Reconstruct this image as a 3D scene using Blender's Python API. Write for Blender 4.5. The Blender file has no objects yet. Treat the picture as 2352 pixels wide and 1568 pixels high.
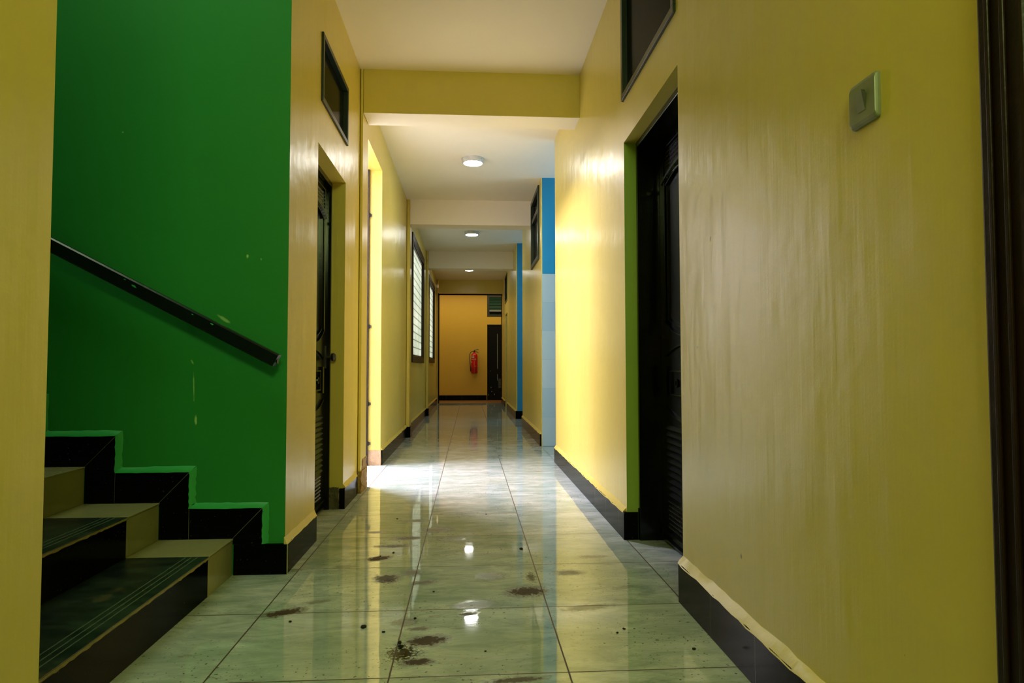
import bpy, bmesh, math, random
from mathutils import Vector, Matrix
random.seed(7)
sc = bpy.context.scene
COL = sc.collection
PI = math.pi

# ------------------------------------------------------------------ camera, world, exposure
F_PX = 1489.3
cam_data = bpy.data.cameras.new('camera')
cam = bpy.data.objects.new('camera', cam_data); COL.objects.link(cam)
cam_data.sensor_width = 36.0
cam_data.lens = F_PX / 2352 * 36
cam_data.clip_start = 0.02
fw = Vector((0.06510118, 0.99706904, 0.04018917))
rt = Vector((0.99787766, -0.06510564, -0.00119903))
up = Vector((-0.00142103, -0.04018194, 0.99919137))
M = Matrix.Identity(4)
for r in range(3):
    M[r][0] = rt[r]; M[r][1] = up[r]; M[r][2] = -fw[r]
M[2][3] = 0.88
cam.matrix_world = M
sc.camera = cam

w = bpy.data.worlds.new('world'); sc.world = w; w.use_nodes = True
bg = w.node_tree.nodes['Background']
bg.inputs[0].default_value = (1.0, 0.98, 0.90, 1)
bg.inputs[1].default_value = 2.1

vs = sc.view_settings
vs.view_transform = 'Standard'; vs.look = 'None'; vs.gamma = 1; vs.use_curve_mapping = False
vs.exposure = 0.38
cy = sc.cycles
cy.max_bounces = 9; cy.diffuse_bounces = 6; cy.glossy_bounces = 4
cy.caustics_reflective = False; cy.caustics_refractive = False
cy.sample_clamp_indirect = 4.0
try:
    cy.use_denoising = True
except Exception:
    pass

def area(name, loc, direction, sx, sy, power, col, spread=PI):
    l = bpy.data.lights.new(name, 'AREA'); l.shape = 'RECTANGLE'; l.size = sx; l.size_y = sy
    l.energy = power; l.color = col; l.spread = spread
    o = bpy.data.objects.new(name, l); COL.objects.link(o); o.location = loc
    o.rotation_euler = Vector(direction).to_track_quat('-Z', 'Y').to_euler()
    return o
# unseen panel added under the side room ceiling for its daylight (throws the pale patch on the corridor floor)
area('side_room_daylight_panel', (-1.95, 5.90, 2.97), (0.35, -0.12, -1), 1.1, 0.34, 340, (0.92, 0.86, 1.12))
# unseen overhead fill added in the stairwell, tinted green
area('fill_stairwell', (-2.3, 2.07, 4.85), (0.12, 0.25, -1), 2.2, 1.0, 32, (0.88, 1.0, 0.70))
# unseen fill added behind the camera to brighten the near walls, tinted green
area('fill_corridor_end', (0.30, -1.3, 2.80), (-0.22, 1, -0.55), 0.8, 0.5, 32, (0.78, 1.0, 0.36))
# unseen cool area lights added inside the two washrooms
area('cool_fill_washroom', (2.85, 6.65, 2.1), (-1, 0.25, 0), 0.9, 0.8, 19, (0.62, 0.92, 1.0))
area('cool_fill_washroom_far', (2.55, 10.5, 2.0), (-1, 0.3, 0), 0.9, 0.8, 9, (0.62, 0.92, 1.0))
# unseen warm fill added under the cross passage ceiling at the far end
area('cross_passage_fill', (-0.1, 16.75, 2.98), (0, 0.0, -1), 3.6, 0.7, 21, (1.0, 0.80, 0.50))
LAMP_STRENGTH = 78.0

# ------------------------------------------------------------------ dimensions
XL, XLF, XR = -0.79, -0.805, 0.805
CEIL, BEAM = 3.035, 2.715
YG = 2.873
SX0, GO, RI, NST = -1.005, 0.306, 0.155, 9

# ------------------------------------------------------------------ materials
MATS = {}
def new_mat(name):
    m = bpy.data.materials.new(name); m.use_nodes = True
    MATS[name] = m
    nt = m.node_tree; p = nt.nodes['Principled BSDF']
    return m, nt, p
def lin(r, g, b):
    f = lambda c: (c/255/12.92) if c/255 <= .04045 else ((c/255+.055)/1.055)**2.4
    return (f(r), f(g), f(b), 1)
def N(nt, t, **k):
    n = nt.nodes.new(t)
    for a, v in k.items():
        if a.startswith('i_'):
            key = a[2:]; key = int(key) if key.isdigit() else key
            n.inputs[key].default_value = v
        else: setattr(n, a, v)
    return n
def L(nt, a, b): nt.links.new(a, b)
def coords(nt, scale=(1,1,1), rot=(0,0,0), loc=(0,0,0)):
    tc = N(nt, 'ShaderNodeTexCoord'); mp = N(nt, 'ShaderNodeMapping')
    mp.inputs['Scale'].default_value = scale; mp.inputs['Rotation'].default_value = rot; mp.inputs['Location'].default_value = loc
    L(nt, tc.outputs['Object'], mp.inputs[0]); return mp.outputs[0]
def noise(nt, vec, scale, detail=3, rough=.5, dist=0):
    n = N(nt, 'ShaderNodeTexNoise'); n.inputs['Scale'].default_value = scale; n.inputs['Detail'].default_value = detail
    n.inputs['Roughness'].default_value = rough; n.inputs['Distortion'].default_value = dist
    L(nt, vec, n.inputs['Vector']); return n.outputs['Fac']
def maprange(nt, v, a, b, c=0, d=1, smooth=False):
    n = N(nt, 'ShaderNodeMapRange'); n.clamp = True
    if smooth: n.interpolation_type = 'SMOOTHSTEP'
    L(nt, v, n.inputs['Value'])
    for k, x in zip(('From Min','From Max','To Min','To Max'), (a,b,c,d)): n.inputs[k].default_value = x
    return n.outputs[0]
def mix(nt, fac, a, b):
    n = N(nt, 'ShaderNodeMix'); n.data_type = 'RGBA'
    if hasattr(fac, 'links'): L(nt, fac, n.inputs[0])
    else: n.inputs[0].default_value = fac
    for s, i in ((a, 6), (b, 7)):
        if hasattr(s, 'links'): L(nt, s, n.inputs[i])
        else: n.inputs[i].default_value = s
    return n.outputs[2]
def math_(nt, op, a, b=None, c=None):
    n = N(nt, 'ShaderNodeMath'); n.operation = op
    for i, s in enumerate((a, b, c)):
        if s is None: continue
        if hasattr(s, 'links'): L(nt, s, n.inputs[i])
        else: n.inputs[i].default_value = s
    return n.outputs[0]
def bump(nt, p, h, strength, dist=.01):
    b = N(nt, 'ShaderNodeBump'); b.inputs['Strength'].default_value = strength; b.inputs['Distance'].default_value = dist
    L(nt, h, b.inputs['Height']); L(nt, b.outputs[0], p.inputs['Normal']); return b
def blots(nt, lst, planes, wob=.35, nscale=30):
    """mask of worn or stained spots: lst of (a, b, ra, rb, angle, strength); planes = the two axes used"""
    tc = N(nt, 'ShaderNodeTexCoord'); out = None
    nz = noise(nt, tc.outputs['Object'], nscale, 5, .65)
    nz2 = math_(nt, 'MULTIPLY', math_(nt, 'SUBTRACT', nz, .5), 4.5)
    for a, b, ra, rb, ang, s in lst:
        mp = N(nt, 'ShaderNodeMapping'); mp.vector_type = 'TEXTURE'
        loc = [0,0,0]; loc[planes[0]] = a; loc[planes[1]] = b
        sc_ = [1e4]*3; sc_[planes[0]] = ra; sc_[planes[1]] = rb
        rot = [0,0,0]
        ax = 3 - planes[0] - planes[1]; rot[ax] = ang if ax != 1 else -ang
        mp.inputs['Location'].default_value = loc; mp.inputs['Scale'].default_value = sc_; mp.inputs['Rotation'].default_value = rot
        L(nt, tc.outputs['Object'], mp.inputs[0])
        ln = N(nt, 'ShaderNodeVectorMath'); ln.operation = 'LENGTH'; L(nt, mp.outputs[0], ln.inputs[0])
        d = math_(nt, 'ADD', ln.outputs['Value'], math_(nt, 'MULTIPLY', nz2, wob))
        v = maprange(nt, d, .55, 1.10, s, 0)
        out = v if out is None else math_(nt, 'MAXIMUM', out, v)
    return out

def paint(name, col, col2, rough=.3, streak=.12, spots=None, spotcol=None, planes=(1,2), dirty=True):
    m, nt, p = new_mat(name)
    v = coords(nt)
    n1 = noise(nt, v, 1.3, 4, .6)
    c = mix(nt, maprange(nt, n1, .3, .7), col, col2)
    sp = noise(nt, v, 60, 2, .5)
    c = mix(nt, maprange(nt, sp, .80, .84), c, tuple(x*.45 for x in col[:3])+(1,)) if dirty else c
    if spots:
        c = mix(nt, blots(nt, spots, planes, .3, 60), c, spotcol)
    L(nt, c, p.inputs['Base Color'])
    vs_ = coords(nt, (4, 4, .7))
    n2 = noise(nt, vs_, 2.2, 1, .5, .0)
    n3 = noise(nt, v, 3.5, 3, .5)
    n4 = noise(nt, v, 140, 2, .5)
    n5 = noise(nt, coords(nt, (22, 22, 1.6)), 2.0, 2, .5)
    h = math_(nt, 'ADD', math_(nt, 'ADD', math_(nt, 'MULTIPLY', n2, .55), math_(nt, 'MULTIPLY', n3, 1.5)), math_(nt, 'MULTIPLY', n4, .03))
    h = math_(nt, 'ADD', h, math_(nt, 'MULTIPLY', n5, .13))
    bump(nt, p, h, streak, .010)
    p.inputs['Roughness'].default_value = rough
    p.inputs['Specular IOR Level'].default_value = .5
    return m

YEL = paint('yellow_gloss_paint', (.66, .53, .125, 1), (.62, .495, .105, 1), .30, .55,
            spots=[(2.11, 1.31, .006, .010, 0, .9), (1.9, .32, .006, .008, 0, .9), (2.25, .95, .004, .006, 0, .8)], spotcol=(.10, .09, .02, 1))
ORG = paint('ochre_paint', (.63, .43, .045, 1), (.60, .40, .04, 1), .5, .06)
GRN = paint('green_gloss_paint', (.022, .26, .046, 1), (.022, .235, .040, 1), .36, .10,
            spots=[(-1.171, .656, .006, .022, 0, 1), (-1.182, .80, .003, .06, .03, .8), (-.966, 1.366, .006, .009, 0, 1), (-1.06, 1.09, .035, .007, -.6, .8),
                   (-.907, 1.353, .004, .006, 0, .7), (-1.19, .905, .004, .012, .5, .6), (-1.5, 1.9, .004, .004, 0, .6)], spotcol=(.35, .62, .22, 1), planes=(0, 2))
LIP = paint('lightened_green_paint', (.03, .40, .10, 1), (.03, .36, .08, 1), .38, .15)  # lighter copy of the green; light from above put into the lip's colour
BLU = paint('blue_paint', (.006, .23, .46, 1), (.006, .20, .42, 1), .45, .06)
CRM = paint('cream_ceiling_paint', (.86, .78, .68, 1), (.83, .75, .65, 1), .75, .05)
JMB = paint('green_jamb_paint', (.30, .45, .06, 1), (.27, .40, .05, 1), .5, .2)
WHT = paint('white_room_paint', (.8, .8, .78, 1), (.78, .78, .76, 1), .6, .05)

def simple(name, col, rough=.4, metal=0, bumpamt=0, bscale=40, spec=.5, emit=None, es=0, coat=0):
    m, nt, p = new_mat(name)
    v = coords(nt)
    c = mix(nt, maprange(nt, noise(nt, v, bscale*.5, 3), .3, .7), col, tuple(x*.8 for x in col[:3])+(1,))
    L(nt, c, p.inputs['Base Color']); p.inputs['Roughness'].default_value = rough; p.inputs['Metallic'].default_value = metal
    p.inputs['Specular IOR Level'].default_value = spec; p.inputs['Coat Weight'].default_value = coat
    if bumpamt: bump(nt, p, noise(nt, v, bscale, 4), bumpamt, .01)
    if emit: p.inputs['Emission Color'].default_value = emit; p.inputs['Emission Strength'].default_value = es
    return m
STEEL = simple('black_door_enamel', (.0030, .0040, .0040, 1), .17, 0, .03, 60, .5)
GLASSD = simple('dark_window_glass', (.006, .008, .006, 1), .12, 0, 0, 30, .12)
GLASSD.node_tree.nodes['Principled BSDF'].inputs['IOR'].default_value = 1.12
STEEL.node_tree.nodes['Principled BSDF'].inputs['IOR'].default_value = 1.45
GREYF = simple('dark_green_window_steel', (.012, .022, .017, 1), .35, 0, .1, 60)
WOODD = simple('dark_brown_wood', (.014, .005, .0025, 1), .40, 0, .2, 30, .25)
RAILM = simple('black_rail_enamel', (.004, .005, .005, 1), .25, 0, .05, 60)
CHROME = simple('worn_metal', (.25, .25, .25, 1), .3, 1, .05, 60)
RED = simple('red_enamel', (.55, .006, .008, 1), .25, 0, 0, 30, .5)
DRED = simple('dark_red_band', (.34, .004, .006, 1), .3)
RUB = simple('black_rubber', (.01, .01, .01, 1), .5)
LBL = simple('label_white', (.65, .6, .55, 1), .5)
PLAS = simple('switch_plastic', (.20, .225, .15, 1), .35)
PLASD = simple('switch_gap', (.02, .025, .02, 1), .5)
SHELL = simple('lamp_rim_plastic', (.55, .57, .58, 1), .35)
CLOD = simple('dirt_clod_soil', (.02, .014, .008, 1), .9, 0, .6, 200)
STONE = simple('broken_mortar', (.10, .085, .045, 1), .9, 0, 1.0, 60)
PLAST = simple('bare_pink_plaster', (.50, .33, .22, 1), .85, 0, .7, 50)
FLATB = simple('matt_black_door_paint', (.003, .0035, .0035, 1), .55, 0, 0, 30, .15)
CRUMB = simple('crumbling_ochre_plaster', (.30, .19, .07, 1), .9, 0, 1.0, 60)
GROUT = simple('pale_grout', (.45, .42, .22, 1), .8, 0, .2, 80)
SILL = simple('brown_threshold_stone', (.26, .13, .045, 1), .35, 0, .1, 40)
TILEW = None

def tile_pale():
    m, nt, p = new_mat('pale_blue_wall_tile')
    v = coords(nt)
    sx = N(nt, 'ShaderNodeSeparateXYZ'); L(nt, v, sx.inputs[0])
    fz = math_(nt, 'FRACT', math_(nt, 'DIVIDE', math_(nt, 'SUBTRACT', sx.outputs[2], .003), .322))
    row = math_(nt, 'FLOOR', math_(nt, 'DIVIDE', math_(nt, 'SUBTRACT', sx.outputs[2], .003), .322))
    g = math_(nt, 'LESS_THAN', fz, .012)
    wn = N(nt, 'ShaderNodeTexWhiteNoise'); wn.noise_dimensions = '1D'; L(nt, row, wn.inputs['W'])
    c = mix(nt, wn.outputs['Value'], (.32, .46, .54, 1), (.40, .53, .58, 1))
    c = mix(nt, g, c, (.28, .42, .48, 1))
    L(nt, c, p.inputs['Base Color']); p.inputs['Roughness'].default_value = .18
    return m
TILEW = tile_pale()

def black_tile(name='black_skirting_tile', joint=.33, axis=1, dust=.25):
    m, nt, p = new_mat(name)
    v = coords(nt)
    n = noise(nt, coords(nt, (1, 1, 9)), 6, 5, .6)
    c = mix(nt, maprange(nt, n, .45, .8, 0, dust), (.002, .0026, .003, 1), (.012, .012, .011, 1))
    if joint:
        sx = N(nt, 'ShaderNodeSeparateXYZ'); L(nt, v, sx.inputs[0])
        fy = math_(nt, 'FRACT', math_(nt, 'DIVIDE', math_(nt, 'ADD', sx.outputs[axis], .21), joint))
        g = math_(nt, 'LESS_THAN', fy, .010)
        c = mix(nt, math_(nt, 'MULTIPLY', g, .55), c, (.16, .16, .11, 1))
    sp = noise(nt, v, 130, 2, .5)
    c = mix(nt, maprange(nt, sp, .72, .75, 0, .6), c, (.10, .11, .08, 1))
    L(nt, c, p.inputs['Base Color']); p.inputs['Roughness'].default_value = .16; p.inputs['Specular IOR Level'].default_value = .3; p.inputs['IOR'].default_value = 1.14
    return m
BLK = black_tile()
BLKX = black_tile('black_skirting_tile_cross', .42, 0)
BLKS = black_tile('black_stair_tile', 0)

def dark_tread():
    m, nt, p = new_mat('black_granite_tread')
    v = coords(nt)
    n = noise(nt, coords(nt, (1.2, 3, 1)), 5, 6, .7)
    c = mix(nt, maprange(nt, n, .40, .72, 0, 1), (.004, .0075, .006, 1), (.030, .048, .030, 1))
    c = mix(nt, maprange(nt, noise(nt, v, 9, 4, .6), .60, .72, 0, .6), c, (.10, .085, .03, 1))
    c = mix(nt, maprange(nt, noise(nt, v, 120, 2), .72, .75, 0, .7), c, (.12, .14, .09, 1))
    L(nt, c, p.inputs['Base Color']); p.inputs['Roughness'].default_value = .35
    return m
TREAD = dark_tread()
GROOVE = simple('dusty_groove', (.07, .10, .05, 1), .7)
NOSE = simple('worn_nosing_edge', (.30, .24, .07, 1), .8, 0, .5, 60)

def beige_tile():
    m, nt, p = new_mat('beige_stair_tile')
    v = coords(nt)
    c = mix(nt, maprange(nt, noise(nt, v, 6, 4), .3, .7), (.37, .335, .155, 1), (.32, .29, .13, 1))
    c = mix(nt, maprange(nt, noise(nt, v, 45, 3), .66, .72, 0, .3), c, (.14, .12, .04, 1))
    L(nt, c, p.inputs['Base Color']); p.inputs['Roughness'].default_value = .16
    bump(nt, p, noise(nt, v, 40, 2), .03, .01)
    return m
BEIGE = beige_tile()

def floor_mat():
    m, nt, p = new_mat('polished_marble_tile')
    v = coords(nt)
    T = .515
    sx = N(nt, 'ShaderNodeSeparateXYZ'); L(nt, v, sx.inputs[0])
    ux = math_(nt, 'DIVIDE', math_(nt, 'ADD', sx.outputs[0], .2276 + .515*20), T)
    uy = math_(nt, 'DIVIDE', math_(nt, 'ADD', sx.outputs[1], -1.897 + .515*20), T)
    fx = math_(nt, 'FRACT', ux); fy = math_(nt, 'FRACT', uy)
    wob = math_(nt, 'MULTIPLY', math_(nt, 'SUBTRACT', noise(nt, v, 25, 3), .5), .004)
    def edge(f):
        a = math_(nt, 'ABSOLUTE', math_(nt, 'SUBTRACT', math_(nt, 'ADD', f, wob), .5))
        return maprange(nt, a, .4938, .4962)
    joint = math_(nt, 'MAXIMUM', edge(fx), edge(fy))
    cell = N(nt, 'ShaderNodeCombineXYZ')
    L(nt, math_(nt, 'FLOOR', ux), cell.inputs[0]); L(nt, math_(nt, 'FLOOR', uy), cell.inputs[1])
    wn = N(nt, 'ShaderNodeTexWhiteNoise'); wn.noise_dimensions = '3D'; L(nt, cell.outputs[0], wn.inputs['Vector'])
    # diagonal veining shifted per tile
    add = N(nt, 'ShaderNodeVectorMath'); add.operation = 'MULTIPLY_ADD'
    L(nt, wn.outputs['Color'], add.inputs[0]); add.inputs[1].default_value = (7, 7, 7); L(nt, v, add.inputs[2])
    mp = N(nt, 'ShaderNodeMapping'); mp.inputs['Rotation'].default_value = (0, 0, -.85); mp.inputs['Scale'].default_value = (1.6, 4.6, 1)
    L(nt, add.outputs[0], mp.inputs[0])
    n1 = noise(nt, mp.outputs[0], 2.6, 10, .74, .5)
    n2 = noise(nt, add.outputs[0], 2.2, 5, .6, .5)
    c = mix(nt, maprange(nt, n1, .38, .62), (.26, .33, .29, 1), (.53, .57, .54, 1))
    c = mix(nt, maprange(nt, n2, .42, .68, 0, .6), c, (.20, .29, .24, 1))
    c = mix(nt, maprange(nt, wn.outputs['Value'], 0, 1, 0, .14), c, (.62, .62, .57, 1))
    # dark specks
    sp = noise(nt, v, 75, 2, .4); big = noise(nt, v, 2.0, 2)
    spm = math_(nt, 'MULTIPLY', maprange(nt, sp, .66, .70), maprange(nt, big, .40, .55))
    c = mix(nt, math_(nt, 'MULTIPLY', spm, .75), c, (.035, .03, .018, 1))
    # faint smears all over
    sm = noise(nt, coords(nt, (1.0, 2.6, 1), (0, 0, .25)), 4.5, 8, .75)
    c = mix(nt, maprange(nt, sm, .60, .70, 0, .8), c, (.15, .105, .04, 1))
    # muddy marks
    st = [(-.416,3.068,.070,.045,.5,1), (-.342,2.777,.065,.070,0,.9), (-.371,3.27,.11,.030,0,.8), (-.323,3.414,.09,.040,.1,.8), (-.178,3.58,.10,.06,.1,.7),
          (-.10,3.38,.08,.035,0,.55), (-.248,2.846,.05,.05,0,.7), (-.186,2.717,.06,.028,.2,.8), (.224,2.58,.095,.065,.1,1), (-.136,2.143,.082,.048,.2,1), (-.154,1.992,.058,.026,.1,1),
          (-.005,2.364,.045,.018,.3,.8), (.13,1.861,.10,.020,.1,.9), (.427,2.799,.075,.045,0,.6), (.57,3.027,.09,.03,0,.5), (-.665,2.42,.090,.038,.5,1),
          (-.57,2.52,.06,.02,.3,.6), (1.033,3.111,.05,.03,.2,.9), (.096,2.78,.07,.06,0,.5), (.434,2.393,.11,.03,.2,.45), (-.32,3.80,.10,.04,0,.6), (-.22,2.30,.05,.04,0,.5), (.02,2.45,.10,.05,.1,.45),
          (-.50,3.55,.09,.03,0,.6), (-.36,4.3,.10,.05,0,.35), (.62,2.60,.07,.02,.3,.4), (-.17,2.24,.045,.02,0,.8), (-.55,2.95,.06,.03,0,.4)]
    mk = blots(nt, st, (0, 1), .40, 55)
    mud = mix(nt, noise(nt, v, 14, 4), (.075, .034, .012, 1), (.03, .02, .009, 1))
    c = mix(nt, math_(nt, 'MULTIPLY', mk, .95), c, mud)
    dk = blots(nt, [(-.205,2.055,.05,.055,0,1), (.26,2.75,.02,.06,0,.8), (-.33,2.74,.03,.03,0,.8)], (0, 1), .9, 90)
    c = mix(nt, dk, c, (.012, .012, .01, 1))
    gc = mix(nt, noise(nt, v, 3, 3), (.022, .014, .006, 1), (.09, .048, .018, 1))
    c = mix(nt, joint, c, gc)
    L(nt, c, p.inputs['Base Color'])
    r = maprange(nt, noise(nt, v, 3.5, 5, .6), .3, .75, .015, .065)
    r = math_(nt, 'MAXIMUM', r, math_(nt, 'MULTIPLY', math_(nt, 'MAXIMUM', mk, joint), .6))
    L(nt, r, p.inputs['Roughness'])
    p.inputs['IOR'].default_value = 1.55
    L(nt, maprange(nt, math_(nt, 'MAXIMUM', mk, maprange(nt, sm, .60, .70, 0, .6)), 0, 1, .5, .06), p.inputs['Specular IOR Level'])
    h = math_(nt, 'ADD', math_(nt, 'MULTIPLY', noise(nt, v, 7, 2), .5), math_(nt, 'MULTIPLY', noise(nt, coords(nt, (8, 30, 1)), 1, 2), .12))
    h = math_(nt, 'SUBTRACT', h, math_(nt, 'MULTIPLY', joint, .12))
    bump(nt, p, h, .022, .02)
    return m
FLOOR = floor_mat()

def patterned_glass():
    m, nt, p = new_mat('patterned_window_glass')
    v = coords(nt)
    sx = N(nt, 'ShaderNodeSeparateXYZ'); L(nt, v, sx.inputs[0])
    wv = math_(nt, 'MULTIPLY', math_(nt, 'SINE', math_(nt, 'MULTIPLY', sx.outputs[1], 11)), .010)
    fz = math_(nt, 'FRACT', math_(nt, 'DIVIDE', math_(nt, 'ADD', sx.outputs[2], wv), .112))
    fy = math_(nt, 'FRACT', math_(nt, 'DIVIDE', sx.outputs[1], .235))
    a = maprange(nt, math_(nt, 'ABSOLUTE', math_(nt, 'SUBTRACT', fz, .5)), .40, .48)
    b = maprange(nt, math_(nt, 'ABSOLUTE', math_(nt, 'SUBTRACT', fy, .5)), .43, .49)
    g = math_(nt, 'MAXIMUM', a, math_(nt, 'MULTIPLY', b, .8))
    st = noise(nt, coords(nt, (1, 16, 1.2)), 2.2, 3)
    c = mix(nt, maprange(nt, st, .35, .65), (.90, .90, .86, 1), (.70, .73, .68, 1))
    c = mix(nt, g, c, (.22, .28, .20, 1))
    tr = N(nt, 'ShaderNodeBsdfTranslucent'); L(nt, c, tr.inputs[0])
    gl = N(nt, 'ShaderNodeBsdfGlossy'); gl.inputs['Roughness'].default_value = .15
    bp = N(nt, 'ShaderNodeBump'); bp.inputs['Strength'].default_value = .4; L(nt, g, bp.inputs['Height']); L(nt, bp.outputs[0], gl.inputs['Normal'])
    mx = N(nt, 'ShaderNodeMixShader'); mx.inputs[0].default_value = .10
    L(nt, tr.outputs[0], mx.inputs[1]); L(nt, gl.outputs[0], mx.inputs[2])
    L(nt, mx.outputs[0], nt.nodes['Material Output'].inputs['Surface'])
    return m
PGLASS = patterned_glass()

def lamp_mat():
    m, nt, p = new_mat('lit_lamp_diffuser')
    p.inputs['Base Color'].default_value = (.9, .9, .9, 1)
    p.inputs['Emission Color'].default_value = (1.0, .985, .93, 1)
    p.inputs['Emission Strength'].default_value = LAMP_STRENGTH
    return m
LAMP = lamp_mat()

# ------------------------------------------------------------------ mesh helpers
class MB:
    def __init__(s): s.v = []; s.f = []; s.m = []
    def add(s, vs, fs, mi=0):
        b = len(s.v); s.v += [tuple(x) for x in vs]; s.f += [tuple(i+b for i in f) for f in fs]; s.m += [mi]*len(fs); return s
    def box(s, x0, x1, y0, y1, z0, z1, mi=0, faces=None):
        vs = [(x0,y0,z0),(x1,y0,z0),(x1,y1,z0),(x0,y1,z0),(x0,y0,z1),(x1,y0,z1),(x1,y1,z1),(x0,y1,z1)]
        fs = [(0,3,2,1),(4,5,6,7),(0,1,5,4),(2,3,7,6),(0,4,7,3),(1,2,6,5)]   # -z +z -y +y -x +x
        b = len(s.v); s.v += vs
        for i, f in enumerate(fs):
            s.f.append(tuple(j+b for j in f)); s.m.append(faces[i] if faces else mi)
        return s
    def prism(s, poly, axis, a, b, mi=0):
        """poly: 2D points in the two other axes (ordered x<y<z), extruded along axis from a to b"""
        n = len(poly); vs = []
        for t in (a, b):
            for p in poly:
                q = list(p); q.insert(axis, t); vs.append(q)
        fs = [tuple(range(n))[::-1], tuple(range(n, 2*n))] + [(i, (i+1) % n, (i+1) % n+n, i+n) for i in range(n)]
        return s.add(vs, fs, mi)
    def lathe(s, prof, c=(0,0,0), n=32, axis='z', mi=0, cap=True):
        vs = []; fs = []
        for r, h in prof:
            for k in range(n):
                t = 2*PI*k/n; a, b = r*math.cos(t), r*math.sin(t)
                q = {'z': (a, b, h), 'y': (a, h, b), 'x': (h, a, b)}[axis]
                vs.append((q[0]+c[0], q[1]+c[1], q[2]+c[2]))
        for j in range(len(prof)-1):
            for k in range(n):
                fs.append((j*n+k, j*n+(k+1) % n, (j+1)*n+(k+1) % n, (j+1)*n+k))
        if cap:
            fs.append(tuple(range(n))[::-1]); fs.append(tuple(range((len(prof)-1)*n, len(prof)*n)))
        return s.add(vs, fs, mi)
    def tube(s, pts, r, n=10, mi=0):
        pts = [Vector(p) for p in pts]; vs = []; fs = []
        up_ = Vector((0,0,1))
        for i, p in enumerate(pts):
            t = (pts[min(i+1, len(pts)-1)] - pts[max(i-1, 0)]).normalized()
            if abs(t.dot(up_)) > .95: ref = Vector((0, 1, 0))
            else: ref = up_
            a = t.cross(ref).normalized(); b = t.cross(a).normalized()
            rr = r[i] if isinstance(r, (list, tuple)) else r
            for k in range(n):
                q = 2*PI*k/n; vs.append(p + a*rr*math.cos(q) + b*rr*math.sin(q))
        for i in range(len(pts)-1):
            for k in range(n): fs.append((i*n+k, i*n+(k+1) % n, (i+1)*n+(k+1) % n, (i+1)*n+k))
        fs.append(tuple(range(n))[::-1]); fs.append(tuple(range((len(pts)-1)*n, len(pts)*n)))
        return s.add(vs, fs, mi)
    def build(s, name, mats, parent=None, bevel=0, smooth=False, weld=False):
        me = bpy.data.meshes.new(name)
        me.from_pydata(s.v, [], s.f); me.update()
        if not isinstance(mats, (list, tuple)): mats = [mats]
        for m in mats: me.materials.append(m)
        me.polygons.foreach_set('material_index', s.m)
        bm = bmesh.new(); bm.from_mesh(me)
        if weld: bmesh.ops.remove_doubles(bm, verts=bm.verts, dist=1e-5)
        bmesh.ops.recalc_face_normals(bm, faces=bm.faces)
        bm.to_mesh(me); bm.free()
        if smooth: me.polygons.foreach_set('use_smooth', [True]*len(me.polygons))
        o = bpy.data.objects.new(name, me); COL.objects.link(o)
        if smooth:
            try:
                me.set_sharp_from_angle(angle=math.radians(40))
            except Exception: pass
        if parent: o.parent = parent
        if bevel:
            b = o.modifiers.new('bevel', 'BEVEL'); b.width = bevel; b.segments = 2; b.limit_method = 'ANGLE'
        return o
def empty(name, loc=(0,0,0), rz=0):
    o = bpy.data.objects.new(name, None); COL.objects.link(o); o.location = loc; o.rotation_euler = (0,0,rz); return o
def tag(o, label, cat, group=None, kind=None):
    o['label'] = label; o['category'] = cat
    if group: o['group'] = group
    if kind: o['kind'] = kind
    return o
def S(o, label, cat): return tag(o, label, cat, None, 'structure')

def wall(name, axis, c0, c1, s0, s1, z0, z1, holes=(), mats=None, front=None, matidx=(0,0,0), endmat=None):
    """a wall of thickness c0..c1 across `axis` running s0..s1, with rectangular openings; faces welded into one shell.
       matidx = (face at c0, face at c1, reveals and ends)"""
    S_ = sorted({s0, s1, *[h[0] for h in holes], *[h[1] for h in holes]}); Z_ = sorted({z0, z1, *[h[2] for h in holes], *[h[3] for h in holes]})
    S_ = [s for s in S_ if s0-1e-6 <= s <= s1+1e-6]; Z_ = [z for z in Z_ if z0-1e-6 <= z <= z1+1e-6]
    def hole(i, j):
        if i < 0 or j < 0 or i >= len(S_)-1 or j >= len(Z_)-1: return True
        a = (S_[i]+S_[i+1])/2; b = (Z_[j]+Z_[j+1])/2
        return any(h[0] < a < h[1] and h[2] < b < h[3] for h in holes)
    mb = MB()
    P = (lambda c, s, z: (c, s, z)) if axis == 0 else (lambda c, s, z: (s, c, z))
    for i in range(len(S_)-1):
        for j in range(len(Z_)-1):
            if hole(i, j): continue
            a, b, c, d = S_[i], S_[i+1], Z_[j], Z_[j+1]
            mb.add([P(c0,a,c),P(c0,b,c),P(c0,b,d),P(c0,a,d)], [(0,1,2,3)], matidx[0])
            mb.add([P(c1,a,c),P(c1,b,c),P(c1,b,d),P(c1,a,d)], [(0,1,2,3)], matidx[1])
            if hole(i-1, j): mb.add([P(c0,a,c),P(c1,a,c),P(c1,a,d),P(c0,a,d)], [(0,1,2,3)], endmat(a, 'lo') if endmat else matidx[2])
            if hole(i+1, j): mb.add([P(c0,b,c),P(c1,b,c),P(c1,b,d),P(c0,b,d)], [(0,1,2,3)], endmat(b, 'hi') if endmat else matidx[2])
            if hole(i, j-1): mb.add([P(c0,a,c),P(c1,a,c),P(c1,b,c),P(c0,b,c)], [(0,1,2,3)], matidx[2])
            if hole(i, j+1): mb.add([P(c0,a,d),P(c1,a,d),P(c1,b,d),P(c0,b,d)], [(0,1,2,3)], matidx[2])
    return mb.build(name, mats or [YEL], weld=True)

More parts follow.
